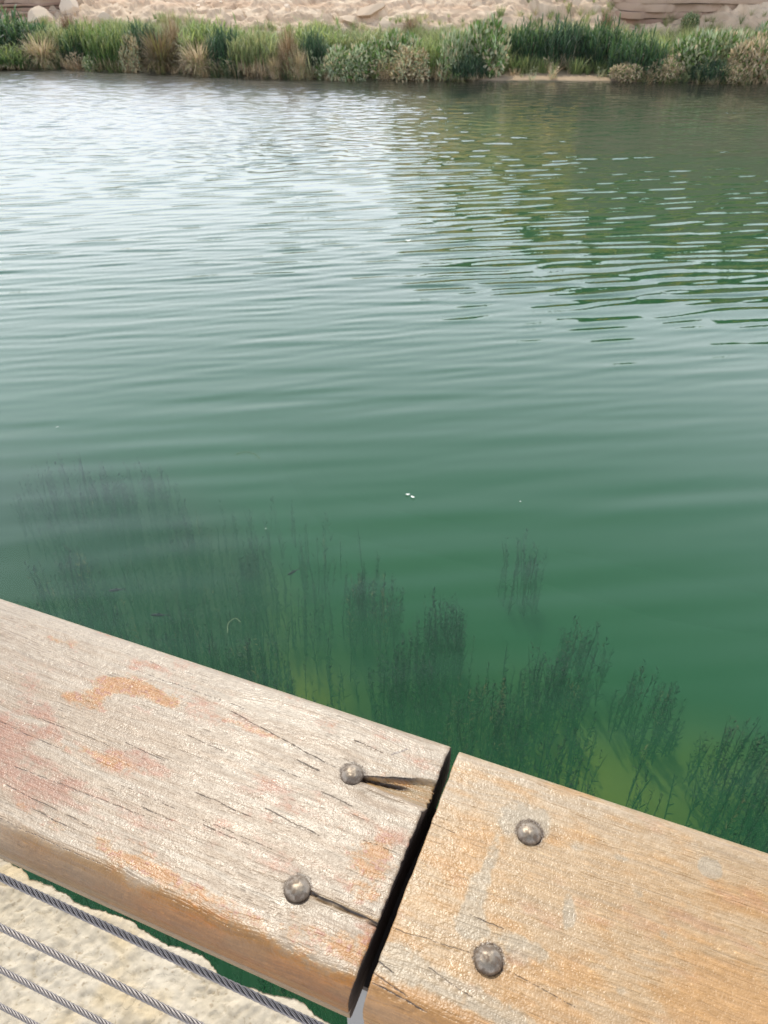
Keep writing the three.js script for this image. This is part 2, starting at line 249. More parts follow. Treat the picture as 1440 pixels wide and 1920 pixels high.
// boulders on the slope
{
  const mats = [[.58, .47, .35], [.50, .39, .28], [.64, .53, .41]].map((c) => new THREE.MeshStandardMaterial({ name: 'boulder_stone', color: new THREE.Color().setRGB(...c), roughness: .95 }));
  function rock(seed) { const r = rng(seed), g = new THREE.IcosahedronGeometry(.5, 4), p = g.attributes.position, cuts = [...Array(15)].map(() => { const v = new THREE.Vector3(r() - .5, r() - .5, r() - .5).normalize(); return [v, .22 + r() * .15]; }), q = new THREE.Vector3(); for (let i = 0; i < p.count; i++) { q.fromBufferAttribute(p, i); for (const [v, d] of cuts) { const e = q.dot(v) - d; if (e > 0) q.addScaledVector(v, -e * .94); } const n = .03 * vn3(q.x * 7, q.y * 7, q.z * 7 + seed); q.multiplyScalar(1 + n); p.setXYZ(i, q.x, q.y, q.z); } g.computeVertexNormals(); return g; }
  const geos = [1, 2, 3, 4, 5].map((k) => rock(k * 31));
  const put = (px, u, sx, sy, sz, rot, gi, label, group) => { const x = px2xr(px, shoreZ(px2xr(px, -36)) - u), z = shoreZ(x) - u, o = new THREE.Mesh(geos[gi % 5], mats[gi % 3]); o.scale.set(sx, sy, sz); o.rotation.set(rot * .3, rot, rot * .45); o.position.set(x, bankY(x, u) + sy * .16, z); top(o, 'limestone_boulder'); tag(o, label, 'boulder', group); };
  put(72, 6.2, 1.5, 1.0, 1.0, .45, 0, 'large pale limestone boulder beside the left cliff');
  put(136, 7.4, 1.35, 1.1, 1.1, 2.0, 2, 'pale rounded boulder behind the dead brown bush');
  put(192, 5.9, 1.7, .75, .9, -.6, 3, 'long tan slab tilted on the slope right of the dead bush');
  put(700, 7.0, 1.5, .7, 1.0, .4, 1, 'tan block at the top edge above the middle of the bank');
  put(655, 6.3, 1.2, .6, .9, -.3, 4, 'low tan boulder on the slope above the pale green bush');
  put(1050, 9.4, 2.2, .9, 1.2, .2, 2, 'broad pale rock at the top edge left of the right cliff');
  const r = rng(90); for (let k = 0; k < 46; k++) { const s = .16 + .4 * r() * r(); put(20 + r() * 1060, 5.2 + r() * 4.5 + (r() < .5 ? 0 : 1), s * (1.1 + r()), s * .8, s, r() * 6, k, 'small tan rocks strewn over the slope behind the reeds', 'loose rocks on the slope'); }
}
// ------------------------------------------------------------------ plants of the bank
const GREEN = [.13, .22, .055], DEEP = [.05, .115, .05], YELLOW = [.42, .43, .16], TAN = [.64, .52, .34], BROWN = [.26, .185, .10], SAGE = [.43, .48, .29];
function reedGeo(seed, { n = 240, rad = 1, h = 1, col = GREEN, tip = YELLOW, dryBase = .15, w = .034, lean = .16 }) {       // upright stems with drooping leaves
  const r = rng(seed), S = new Strips(), T = new Strips();
  for (let i = 0; i < n; i++) {
    const q = rad * Math.sqrt(r()), a = r() * 6.283, x = Math.cos(a) * q, z = Math.sin(a) * q * .7, H = h * (.55 + .5 * r() * r() + .1 * r()) * (1 - .4 * (q / rad) ** 2), la = Math.atan2(z, x) + (r() - .5) * 2, ln = lean * (.3 + q / rad) * r() * 1.4;
    T.blade(x, 0, z, la, ln, .1, H * .92, .016, jit(r() < .3 ? TAN : BROWN, r), 2, r() * 3);
    const m = 7 + Math.floor(r() * 4); for (let k = 0; k < m; k++) { const t = .12 + .84 * (k + r()) / m, c = t < dryBase + .1 * r() ? TAN : mix3(col, tip, sm(.55, 1, t) * r()); S.blade(x + Math.cos(la) * Math.sin(ln) * H * t, H * .92 * t, z + Math.sin(la) * Math.sin(ln) * H * t, r() * 6.283, .2 + r() * .45, .7 + r() * 1.1, h * (.16 + .2 * r()), w * (.7 + .6 * r()), jit(c, r, .3), 3, (r() - .5)); }
  }
  return [S.build(), T.build()];
}
function grassGeo(seed, { n = 1500, rad = 1, h = 1, col = TAN, col2 = YELLOW, share = .2, w = .024 }) {          // a fountain of arching blades
  const r = rng(seed), S = new Strips(), T = new Strips();
  for (let i = 0; i < n; i++) { const a = r() * 6.283, q = rad * .28 * Math.sqrt(r()); S.blade(Math.cos(a) * q, 0, Math.sin(a) * q, a + (r() - .5) * .9, .05 + .8 * r(), .5 + 1.7 * r(), h * (.4 + .75 * r()), w * (.6 + .7 * r()), jit(r() < share ? col2 : col, r, .3), 4, (r() - .5) * 1.2); }
  for (let i = 0; i < 60; i++) { const a = r() * 6.283, q = rad * .4 * r(); T.blade(Math.cos(a) * q, 0, Math.sin(a) * q, a, .05 + .25 * r(), .1, h * (.8 + .3 * r()), .014, jit(BROWN, r), 2, r() * 3); }
  return [S.build(), T.build()];
}
function shrubGeo(seed, { n = 2600, rad = 1, h = 1, col = SAGE, col2 = GREEN, share = .3, dry = .08, L = .12 }) {   // lumpy crown of small leaves on twigs
  const r = rng(seed), S = new Strips(), T = new Strips(), lumps = [...Array(13)].map(() => { const a = r() * 6.283, q = rad * .72 * Math.sqrt(r()); return [Math.cos(a) * q, h * (.18 + .55 * r() * (1 - .5 * q / rad)), Math.sin(a) * q * .75, rad * (.22 + .2 * r()), h * (.2 + .16 * r())]; });
  for (let i = 0; i < n; i++) { const l = lumps[i % 13]; let x, y, z; do { x = r() * 2 - 1; y = r() * 2 - 1; z = r() * 2 - 1; } while (x * x + y * y + z * z > 1); const k = Math.pow(x * x + y * y + z * z, -.22); x *= k; y *= k; z *= k; const Y = l[1] + y * l[4]; if (Y < .02) continue; const c = r() < dry + .35 * sm(.3, 0, Y / h) ? TAN : r() < share ? col2 : col; S.leaf(l[0] + x * l[3], Y, l[2] + z * l[3], x + (r() - .5) * 1.6, .35 + y + (r() - .5) * 1.5, z + (r() - .5) * 1.6, L * (.7 + .8 * r()), L * .5, jit(c, r, .3), r() * 3); }
  for (const l of lumps) for (let k = 0; k < 4; k++) T.blade(l[0] * .2, 0, l[2] * .2, Math.atan2(l[2], l[0]) + (r() - .5) * .6, Math.atan2(Math.hypot(l[0], l[2]), l[1]) * (.8 + .3 * r()), .1, Math.hypot(...l.slice(0, 3)), .022, jit(BROWN, r), 3, r() * 3);
  return [S.build(), T.build()];
}
{
  const P = {
    reed: [reedGeo(1, {}), reedGeo(2, { n: 260 }), reedGeo(3, { lean: .26 })], deep: [reedGeo(4, { col: DEEP, tip: GREEN, n: 300, dryBase: .08 }), reedGeo(5, { col: DEEP, tip: [.10, .16, .08], n: 300 })],
    lime: [reedGeo(6, { col: [.22, .30, .09], tip: [.50, .52, .2] }), reedGeo(7, { col: [.22, .27, .1], tip: [.52, .51, .24], dryBase: .3 })],
    tan: [grassGeo(8, {}), grassGeo(9, { share: .35 })], brown: [grassGeo(10, { col: BROWN, col2: [.26, .24, .08], share: .4, h: 1.1 }), grassGeo(11, { col: [.3, .2, .1], col2: TAN, share: .3 })],
    sage: [shrubGeo(12, {}), shrubGeo(13, { share: .5, dry: .14 }), shrubGeo(14, { col: [.28, .33, .2], share: .2 })], dry: [shrubGeo(15, { col: [.34, .27, .14], col2: SAGE, share: .45, n: 2600, dry: .3 }), shrubGeo(16, { col: [.4, .33, .2], col2: GREEN, share: .3, n: 2600, dry: .4 })],
    dead: [grassGeo(17, { col: [.2, .12, .075], col2: [.34, .2, .12], share: .4, n: 700, w: .016 })],
  };
  const protos = {}; let turn = 0;
  const place = (kind, px, wpx, ytop, ybot, u, label, cat, group, kname) => {
    const list = P[kind], v = list[(turn++) % list.length], z0 = shoreZ(px2x(px, -31)) - u * .85 + .12, x = px2x(px, z0), z = shoreZ(x) - u * .85 + .12, key = kind + list.indexOf(v);
    let o; if (protos[key]) o = protos[key].clone(); else { o = new THREE.Group(); part('foliage', v[0], leafMat, o); part('stems', v[1], dryMat, o); protos[key] = o; }
    u = u * .85 - .12; const wid = wpx / 1442 / 1.142 * -z, hgt = (ybot - ytop) * 0.00061 * -z; o.position.set(x, Math.max(-.1, bankY(x, u)) - .04, z); o.scale.set(wid / 2 * 1.15, hgt, Math.max(.55, wid / 2 * .9)); o.rotation.set(0, (turn * .37) % .8 - .4 + (turn % 2 ? Math.PI : 0), 0);
    o.userData = {}; o.name = numbered(kname); scene.add(o); shade(o); tag(o, label, cat, group); return o;
  };
  const RC = 'reed clumps along the far shore', F = [
    ['deep', 20, 150, 38, 122, 1.7, 'dark green reed bed at the far left of the shore'], ['reed', 38, 100, 80, 126, .35, 'low bright green reeds in front of the dark bed at far left'],
    ['tan', 88, 84, 66, 127, .5, 'first dry tan grass clump from the left'], ['lime', 112, 70, 52, 126, 1.1, 'yellow green reeds behind the first tan grass clump'],
    ['deep', 144, 50, 58, 128, .55, 'narrow dark green reed clump right of the first tan grass'], ['reed', 175, 80, 42, 128, 1.0, 'green reeds with pale tips below the dead brown bush'],
    ['reed', 215, 80, 44, 129, .7, 'bushy blue green reeds standing left of the pale dry stems'], ['sage', 172, 40, 98, 130, .15, 'small yellowish bush at the water under green reeds'],
    ['dry', 248, 52, 70, 131, .35, 'dry pale stems at the water left of the brown reed clump'], ['deep', 272, 70, 46, 130, 1.0, 'dark reeds behind the brown clump at left'],
    ['brown', 305, 84, 62, 134, .4, 'olive brown reed clump above two white specks on the water'], ['brown', 330, 44, 36, 128, 1.3, 'tall brown seed heads rising behind the pale tan grass'],
    ['tan', 376, 92, 70, 137, .4, 'largest pale tan grass fountain on the shore'], ['deep', 428, 70, 48, 134, .7, 'dark blue green reeds right of the largest tan grass'],
    ['lime', 405, 110, 36, 118, 1.9, 'yellow green reeds behind the largest tan grass'], ['lime', 482, 86, 50, 138, .55, 'yellow green grass with tan base left of the rust brown column'],
    ['tan', 515, 40, 92, 141, .2, 'small tan tuft at the foot of the rust brown column'], ['brown', 542, 46, 48, 144, .5, 'rust brown column of dead reeds left of centre'],
    ['tan', 562, 40, 82, 144, .3, 'pale dry grass leaning against the rust brown column'], ['deep', 590, 50, 62, 146, .6, 'dark green reeds right of the rust brown column'],
    ['lime', 585, 130, 38, 118, 2.0, 'bright green reed tops behind the rust brown column'], ['sage', 640, 90, 78, 147, .4, 'pale green rounded bush left of the middle'],
    ['sage', 690, 90, 70, 147, .5, 'pale green bush with dark hollows in the middle of the shore'], ['lime', 700, 120, 48, 120, 2.0, 'light green reeds behind the middle bushes'],
    ['dry', 768, 84, 92, 149, .3, 'dry stemmed bush at the water right of the middle'], ['sage', 760, 110, 44, 128, 1.4, 'mixed green bush with brown twigs above the dry stemmed bush'],
    ['lime', 800, 60, 72, 146, .7, 'lime green reeds left of the big grey green bush'], ['sage', 850, 66, 50, 149, .4, 'upright grey green bush leaning over the water'],
    ['sage', 900, 110, 26, 142, 1.0, 'tallest grey green bush, left of the dark reed wall'], ['deep', 880, 60, 98, 150, .25, 'dark low reeds under the tallest grey green bush'],
    ['deep', 985, 84, 56, 141, 2.3, 'dark reed wall above the mud, left end'], ['deep', 1050, 96, 52, 142, 2.4, 'dark reed wall above the mud, middle'], ['deep', 1120, 96, 54, 144, 2.3, 'dark reed wall above the mud, right end'],
    ['lime', 960, 110, 42, 96, 3.4, 'light green reed tops left of the dark wall'], ['lime', 1040, 130, 36, 96, 3.5, 'light green reed tops over the middle of the dark wall'], ['lime', 1130, 130, 38, 96, 3.4, 'light green reed tops over the right of the dark wall'],
    ['deep', 1190, 90, 60, 148, .9, 'dark reeds with a few pale leaves right of the mud strip'], ['dry', 1180, 70, 112, 152, .25, 'dry broken stems at the waterline right of the mud'],
    ['lime', 1215, 110, 44, 110, 2.0, 'light green grass below the left end of the grey cliff'], ['dry', 1245, 60, 104, 153, .2, 'tan dead leaves hanging above the water, left of the pale bushes'],
    ['sage', 1290, 120, 52, 150, .8, 'broad silvery green bush under the grey cliff'], ['deep', 1330, 70, 104, 152, .3, 'dark reeds under the silvery green bush'],
    ['sage', 1350, 110, 48, 146, 1.2, 'silvery bush second from the right end'], ['dry', 1405, 80, 66, 154, .3, 'dry tan and green bush at the right end of the shore'], ['sage', 1430, 90, 42, 146, 1.3, 'silvery green bush behind the dry bush at right end'],
    ['dry', 1375, 50, 112, 154, .1, 'low dry twigs at the waterline near the right end'],
  ];
  for (const [k, px, w, yt, yb, u, l] of F) place(k, px, w, yt, yb, u, l, { tan: 'grass clump', brown: 'reeds', sage: 'bush', dry: 'bush' }[k] ?? 'reeds', null, { tan: 'dry_grass_clump', brown: 'dead_reed_clump', sage: 'shore_bush', dry: 'dry_bush' }[k] ?? 'reed_clump');
  const side = ['reed', 'deep', 'lime', 'sage', 'tan'], r = rng(41); for (let k = 0; k < 9; k++) for (const s of [-1, 1]) place(side[Math.floor(r() * 5)], s < 0 ? -70 - k * 75 : 1500 + k * 75, 110, 44 + r() * 20, 140, .7 + r() * .6, 'green reeds continuing along the shore', 'reeds', RC, 'shore_reeds');
  place('dead', 140, 34, 8, 50, 5.6, 'dead brown bush among the rocks above the left reeds', 'bush', null, 'dead_bush'); place('dead', 768, 44, -14, 26, 6.4, 'dark dead bush at the top edge above the middle', 'bush', null, 'dead_bush');
  place('dead', 385, 26, 10, 32, 6.4, 'small brown bush on the bright rock slope', 'bush', null, 'dead_bush'); place('sage', 1275, 40, 12, 44, 7.6, 'small green bush on the pale slope below the grey cliff', 'bush', null, 'slope_bush'); place('dead', 1120, 36, -16, 22, 8.2, 'dark bush on the pale rock left of the grey cliff', 'bush', null, 'dead_bush');

  // low grass of the bank, one mass
  const tuft = new Strips(), q = rng(55); for (let i = 0; i < 26; i++) { const a = q() * 6.283, d = .2 * q(); tuft.blade(Math.cos(a) * d, 0, Math.sin(a) * d, a, .1 + .4 * q(), .3 + .7 * q(), .6 + .5 * q(), .03, jit([1, 1, 1], q, .2), 3, q() - .5); }
  const N = 5200, im = new THREE.InstancedMesh(tuft.build(), leafMat, N), M = new THREE.Matrix4(), Q = new THREE.Quaternion(), E = new THREE.Euler(), C = new THREE.Color(); let n = 0;
  while (n < N) {
    const x = -26 + q() * 50, f = flatU(x), u = .9 + q() * (f + .3 + 1.6 * sm(1, 7, x)); const lush = fbm(x * .4, u * .6, 3, 3); if (u > f && q() > .75 - .35 * (u - f) - lush * .5) continue; if (u < 1 && x > 3 && x < 9) continue;
    const y = bankY(x, u), s = (.45 + .4 * q() + .45 * fbm(x * .8, u * .5, 3, 9)) * mix(1, .62, sm(f - 1, f + 1, u)); M.compose(new THREE.Vector3(x, y - .04, shoreZ(x) - u), Q.setFromEuler(E.set(0, q() * 6.283, 0)), new THREE.Vector3(s, s * .95, s)); im.setMatrixAt(n, M);
    const c = mix3(mix3([.12, .19, .055], [.42, .45, .19], Math.min(1, Math.max(0, .5 * q() + .25 + .7 * fbm(x * .6 + 5, u * .8, 3, 5)))), [.58, .50, .30], sm(.55, 1, q()) * .8 * sm(f - 2.5, f + 1, u)); im.setColorAt(n, C.setRGB(...c)); n++;
  }
  tag(top(im, 'bank_grass'), 'low green and straw coloured grass covering the bank behind the reeds', 'grass', null, 'stuff');
  const sprig = new Strips(), sq = rng(58); for (let i = 0; i < 60; i++) { const a = sq() * 6.283, d = .22 * Math.sqrt(sq()), hgt = sq(); sprig.leaf(Math.cos(a) * d, hgt * .8, Math.sin(a) * d, Math.cos(a) + sq() - .5, .6 + sq() - .5, Math.sin(a) + sq() - .5, .14, .05, jit([1, 1, 1], sq, .25), sq() * 3); } for (let i = 0; i < 22; i++) { const a = sq() * 6.283; sprig.blade(Math.cos(a) * .1, 0, Math.sin(a) * .1, a, .1 + .6 * sq(), .3 + .9 * sq(), .5 + .6 * sq(), .022, jit([1.1, 1, .9], sq, .25), 3, sq() - .5); }
  const NE = 1500, im3 = new THREE.InstancedMesh(sprig.build(), leafMat, NE), kinds = [[.5, .42, .27], [.62, .5, .33], [.2, .27, .09], [.36, .4, .2], [.08, .14, .06], [.2, .15, .09], [.42, .46, .28]]; let ne = 0;
  while (ne < NE) { const x = -27 + q() * 52, patch = Math.floor((fbm(x * .55, 3.3, 3, 2) + 1) * 7.5) % 7, u = -.04 + 1.8 * q() * q() + (q() < .12 ? 1.6 * q() : 0); if (x > 3.2 && x < 9 && u < 1.3) { if (q() > .12) continue; } const s = (.28 + .62 * q() * q()) * (.8 + .5 * vn(x * .9, 1.1)); M.compose(new THREE.Vector3(x, Math.max(-.05, bankY(x, u)) - .05, shoreZ(x) - u), Q.setFromEuler(E.set((q() - .3) * .5, q() * 6.283, (q() - .5) * .6)), new THREE.Vector3(s * 1.3, s * (.7 + .8 * q()), s)); im3.setMatrixAt(ne, M); const c = kinds[q() < .55 ? patch : Math.floor(q() * 7)]; im3.setColorAt(ne, C.setRGB(...c)); ne++; }
  tag(top(im3, 'waterside_undergrowth'), 'tangled dry and green undergrowth along the waterline of the far bank', 'undergrowth', null, 'stuff');
  // scrub and small trees on the hillside above
  const [crown] = shrubGeo(60, { n: 900, L: .24, col: [.11, .125, .035], col2: [.17, .15, .06], share: .4, dry: .1 }); const W = 760, im2 = new THREE.InstancedMesh(crown, leafMat, W); n = 0;
  while (n < W) {
    const x = -45 + q() * 100, u = flatU(x) + 6.2 - 1.6 * sm(3, 8, x) + Math.pow(q(), .8) * 30, thick = .16 + .9 * sm(-9, 8, x) + .25 * fbm(x * .2, u * .2, 2, 4); if (q() > thick) continue;
    const tree = q() < .16 && u > 18, s = tree ? 1.3 + q() * 1.1 : .5 + .8 * q(); M.compose(new THREE.Vector3(x, bankY(x, u) - .2, shoreZ(x) - u), Q.setFromEuler(E.set(0, q() * 6.283, 0)), new THREE.Vector3(s * 1.1, s * (tree ? 1.5 : .85), s)); im2.setMatrixAt(n, M);
    im2.setColorAt(n, C.setRGB(...(tree ? [.7, 1.1, .7] : mix3([2.3, 2.4, .9], [4.2, 3.2, 1.5], q())))); n++;
  }
  tag(top(im2, 'hillside_scrub'), 'olive scrub and small trees on the hillside, mirrored in the lake', 'scrub', null, 'stuff');
}

// ------------------------------------------------------------------ quay: rough stone ledge, wall below it
const STONE_Y = EYE - 1.68;
{
  const key = [[-1.6, -.15], [-1.07, -.15], [-1.0, -.149], [-.967, -.138], [-.91, -.141], [-.831, -.134], [-.766, -.142], [-.704, -.144], [-.623, -.134], [-.528, -.141], [-.447, -.121], [-.377, -.127], [-.3, -.141], [-.236, -.128], [-.1, -.13], [.6, -.12], [2, -.13]];
  const edge = (a) => { let i = 0; while (i < key.length - 2 && a > key[i + 1][0]) i++; const t = (a - key[i][0]) / (key[i + 1][0] - key[i][0]); return .006 + mix(key[i][1], key[i + 1][1], sm(0, 1, t)) + .004 * fbm(a * 38, 2.2, 3, 4) + .0018 * vn(a * 210, 1.1); };
  const as = [], ws = []; for (let a = -2.2; a < -1.25; a += .03) as.push(a); for (let a = -1.25; a < .12; a += .0042) as.push(a); for (let a = .12; a < 2; a += .03) as.push(a);
  for (let w = -.36; w < -.05; w += .02) ws.push(w); for (let w = -.05; w < .30; w += .0042) ws.push(w); for (let w = .3; w < 1.3; w += .05) ws.push(w);
  const rel = (a, b) => { const n = fbm(a * 7, b * 7, 5, 3), rd = 1 - Math.abs(fbm(a * 11 + 2 * b, b * 14, 4, 6)) * 2.2; const wa = a + .02 * fbm(a * 20, b * 20, 3, 2), wb = b + .02 * fbm(a * 22 + 5, b * 22, 3, 6), [c1, e1] = cells(wa * 11, wb * 15, 4), [c2, e2] = cells(wa * 33 + c1, wb * 41, 5), q = fbm(a * 9 + 2, b * 11, 4, 12) * 3, k = Math.floor(q); return .006 * c1 * sm(0, .15, e1) * sm(-.3, .3, n) + .0026 * c2 * sm(0, .2, e2) + .012 * n + .006 * (k + sm(.7, 1, q - k) - q * .6) + .006 * Math.max(0, fbm(a * 26, b * 32, 4, 7)) - .008 * sm(.80, 1, rd) * sm(-.1, .3, vn(a * 6, b * 6, 5)); };
  const g = grid(as.length, ws.length, (i, j) => {
    const a = as[i], w = ws[j], e = edge(a); let b, y;
    if (w < 0) { b = e + .012 * fbm(a * 9, w * 11, 4, 8) * sm(0, -.03, w) + .01 * sm(0, -.2, w); y = w - .004; } else { b = e + w; y = rel(a, b) * sm(0, .03, w) - .010 * (1 - sm(0, .016 + .01 * vn(a * 23, 3), w)); }
    const q = rail(a, b, STONE_Y + y); return { p: q, uv: [a / 1.4, (b + .36 + (w < 0 ? w : 0)) / 1.4] };
  });
  const T = 1024, map = tex8(T, T, (i, j) => {
    const a = i / T * 1.4, b = j / T * 1.4, n = fbm(a * 5, b * 5, 5, 2), n2 = fbm(a * 9 + 4, b * 9, 4, 9), f = fbm(a * 70, b * 70, 3, 4); let c = mix3([203, 190, 166], [213, 202, 182], sm(-.35, .35, n)); c = mix3(c, [208, 182, 134], sm(.15, .7, n2) * .45); c = mix3(c, [180, 168, 148], sm(.25, .6, fbm(a * 40, b * 40 + 7, 4, 11)) * .6); c = mix3(c, [150, 132, 106], .5 * sm(.42, .6, fbm(a * 120, b * 120, 3, 15)));
    return c.map((v) => v * (1 + .09 * f));
  }, true), bump = tex8(T, T, (i, j) => { const a = i / T * 1.4, b = j / T * 1.4, w = .02 * fbm(a * 30, b * 30, 3, 2), [c1, e1] = cells((a + w) * 24, (b - w) * 33, 6), [c2, e2] = cells((a - w) * 62, (b + w) * 80, 7), v = 128 + 42 * fbm(a * 42, b * 42, 5, 5, .6) + 22 * fbm(a * 150, b * 150, 2, 1) + 34 * c1 * sm(-.1, .3, vn(a * 9, b * 9, 3)) + 16 * c2 * sm(0, .3, vn(a * 15, b * 15, 4)) - 30 * sm(.07, 0, e1) * sm(.1, .4, vn(a * 11, b * 11, 8)); return [v, v, v]; });
  const st = new THREE.Mesh(g, new THREE.MeshStandardMaterial({ name: 'rough_limestone', map, bumpMap: bump, bumpScale: .006, roughness: .9, color: new THREE.Color().setRGB(.66, .65, .63) })); tag(top(st, 'stone_ledge'), 'rough cream limestone ledge with a broken edge below the steel cables', 'stone ledge');
  const wall = new THREE.BoxGeometry(4.3, 4.6, 1.1); const wm = new THREE.Mesh(wall, new THREE.MeshStandardMaterial({ name: 'quay_stone', map, bumpMap: bump, bumpScale: .006, roughness: .95, color: new THREE.Color(.55, .53, .48) })); const c = rail(-.1, .47, STONE_Y - .31 - 2.3); wm.position.set(...c); wm.rotation.y = -TH; tag(top(wm, 'quay_wall'), 'stone quay wall below the ledge', null, null, 'structure');
}

// ------------------------------------------------------------------ handrail planks
const BW = .213, BT = .042;
function profile(rf, rn) {                                         // (b, y, ny, w) round the section, far underside first
  const P = []; let w = 0, last; const add = (b, y, ny) => { if (last && y > -BT + .0005) w += Math.hypot(b - last[0], y - last[1]); last = [b, y]; P.push([b, y, ny, w]); };
  for (let t = .5; t > 0; t -= .25) add(.006 + t * .19, -BT, -1);
  for (let k = 0; k <= 5; k++) { const t = k / 5 * Math.PI / 2; add(.006 - .006 * Math.sin(t), -BT + .006 - .006 * Math.cos(t), -Math.cos(t)); }
  for (let y = -BT + .01; y < -rf - .001; y += .004) add(0, y, 0);
  for (let k = 0; k <= 12; k++) { const t = k / 12 * Math.PI / 2; add(rf - rf * Math.cos(t), -rf + rf * Math.sin(t), Math.sin(t)); }
  for (let b = rf + .0012; b < BW - rn - .0008; b += .0012) add(b, 0, 1);
  for (let k = 0; k <= 14; k++) { const t = k / 14 * Math.PI / 2; add(BW - rn + rn * Math.sin(t), -rn + rn * Math.cos(t), Math.cos(t)); }
  for (let y = -rn - .003; y > -.0275; y -= .003) add(BW, y, 0);
  add(BW - .001, -.0280, -.3); add(BW - .0032, -.0294, 0); add(BW - .0036, -.0304, 0); add(BW - .0018, -.0314, .3);
  for (let y = -.0326; y > -BT + .005; y -= .0024) add(BW - .0012, y, 0);
  for (let k = 0; k <= 5; k++) { const t = k / 5 * Math.PI / 2; add(BW - .0062 + .005 * Math.cos(t), -BT + .005 - .005 * Math.sin(t), -Math.sin(t)); }
  for (let t = 1; t >= .5; t -= .25) add(.006 + t * .19 - .003, -BT, -1);
  return P;
}
// long cracks (a0, b0, a1, b1, width mm, depth mm)
const CR_L = [[-.199, .041, -.077, .0615, .9, 1.6], [-.12, .115, -.066, .120, .8, 1.4], [-.115, .0655, -.09, .069, 1.3, 2.0], [-.079, .030, -.048, .033, 1.1, 1.8], [-.215, .079, -.175, .081, .7, 1], [-.083, .085, -.053, .088, .8, 1.3], [-.342, .159, -.19, .156, .55, .9], [-.327, .175, -.228, .180, .7, 1.1], [-.124, .0795, -.104, .080, .7, 1], [-.178, .123, -.120, .1255, .9, 1.6], [-.292, .184, -.243, .186, .7, 1.1], [-.30, .034, -.17, .036, .4, .6], [-.46, .11, -.25, .113, .45, .7], [-.25, .14, -.08, .144, .4, .6], [-.38, .128, -.30, .131, .6, 1], [-.26, .105, -.215, .108, .7, 1], [-.16, .145, -.11, .147, .7, 1.1], [-.21, .150, -.175, .152, .6, .9],  [-.48, .075, -.42, .079, .7, 1], [-.36, .20, -.2, .201, .5, .7], [-.04, .110, -.001, .112, .4, .6]];
const CR_R = [[.002, .1645, .068, .1585, .6, 1.2], [.001, .193, .035, .2, 1.2, 2], [.009, .201, .051, .2035, 1.2, 2], [.057, .135, .088, .136, .9, 1.2], [.088, .160, .14, .166, .7, 1.2], [.002, .078, .03, .080, .7, 1.0], [.0, .186, .022, .190, 1, 1.6], [.04, .178, .075, .185, .9, 1.3]];
const hash = (n) => { const s = Math.sin(n * 127.1) * 43758.5453; return s - Math.floor(s); };
function crackAt(list, a, b, wide = 1) {                            // how far into a crack, 0..1, and its depth
  let best = 0, dep = 0; for (let k = 0; k < list.length; k++) { const [a0, b0, a1, b1, w, d] = list[k]; if (a < a0 || a > a1 || Math.abs(b - b0) > .03) continue; const t = (a - a0) / (a1 - a0), bc = mix(b0, b1, t) + .0006 * vn(a * 90, k * 5.1) + .00025 * vn(a * 500, k * 3.3), ww = w * .0005 * wide * Math.min(1, 8 * t, 8 * (1 - t)) * (.7 + .5 * vn(a * 300, k)), q = 1 - Math.abs(b - bc) / Math.max(ww, 1e-5); if (q > best) { best = q; dep = d * .001; } } return [Math.min(1, best * 1.6), dep];
}
function gougeL(a, b) {                                             // torn wood by the joint: returns depth in metres and how raw the wood is
  let d = 0, raw = 0, gapShade = 0;
  if (a > -.058) {
    const t = (a + .058) / .058, bt = .0595 - .0195 * t + .0012 * vn(a * 150, 2), bb = .0635 + .0055 * t + .001 * vn(a * 190, 7), s = (b - bt) / (bb - bt);
    if (s > -.15 && s < 1.05) { const e = sm(-.02, .10, s) * sm(1.03, .72, s); const fib = .5 + .5 * vn(b * 900, a * 18, 3); d += e * (.0015 + .0032 * (1 - s) * (.5 + .5 * t) + .0012 * fib); raw = Math.max(raw, e); const c = sm(.13, .02, Math.abs(s - mix(.35, .42, t))) * sm(.75, .5, t); d += .004 * c; gapShade = Math.max(gapShade, sm(.16, .02, s) * sm(-.06, .02, s) * sm(.85, .6, t), c, sm(.16, .0, t) * e); }
    d += .0011 * sm(.066, .072, b) * sm(.084, .074, b) * sm(-.058, -.045, a) * sm(-.004, -.02, a);
    const b2 = .1615 + .0003 * vn(a * 90, 4) + .0022 * t, q = Math.abs(b - b2), wd = mix(.0009, .0006, t); const c2 = sm(wd, wd * .3, q) * sm(-.058, -.05, a); d += .004 * c2; gapShade = Math.max(gapShade, c2);
    d += .0014 * sm(.1605, .166, b) * sm(.180, .168, b) * sm(-.06, -.045, a); if (b > .1605 && b < .167) raw = Math.max(raw, .5 * sm(.167, .163, b));
  }
  return [d, raw, gapShade];  // third value: shade inside the open split, painted into the wood colour
}
const TEXA = .62, TEXW = .316;
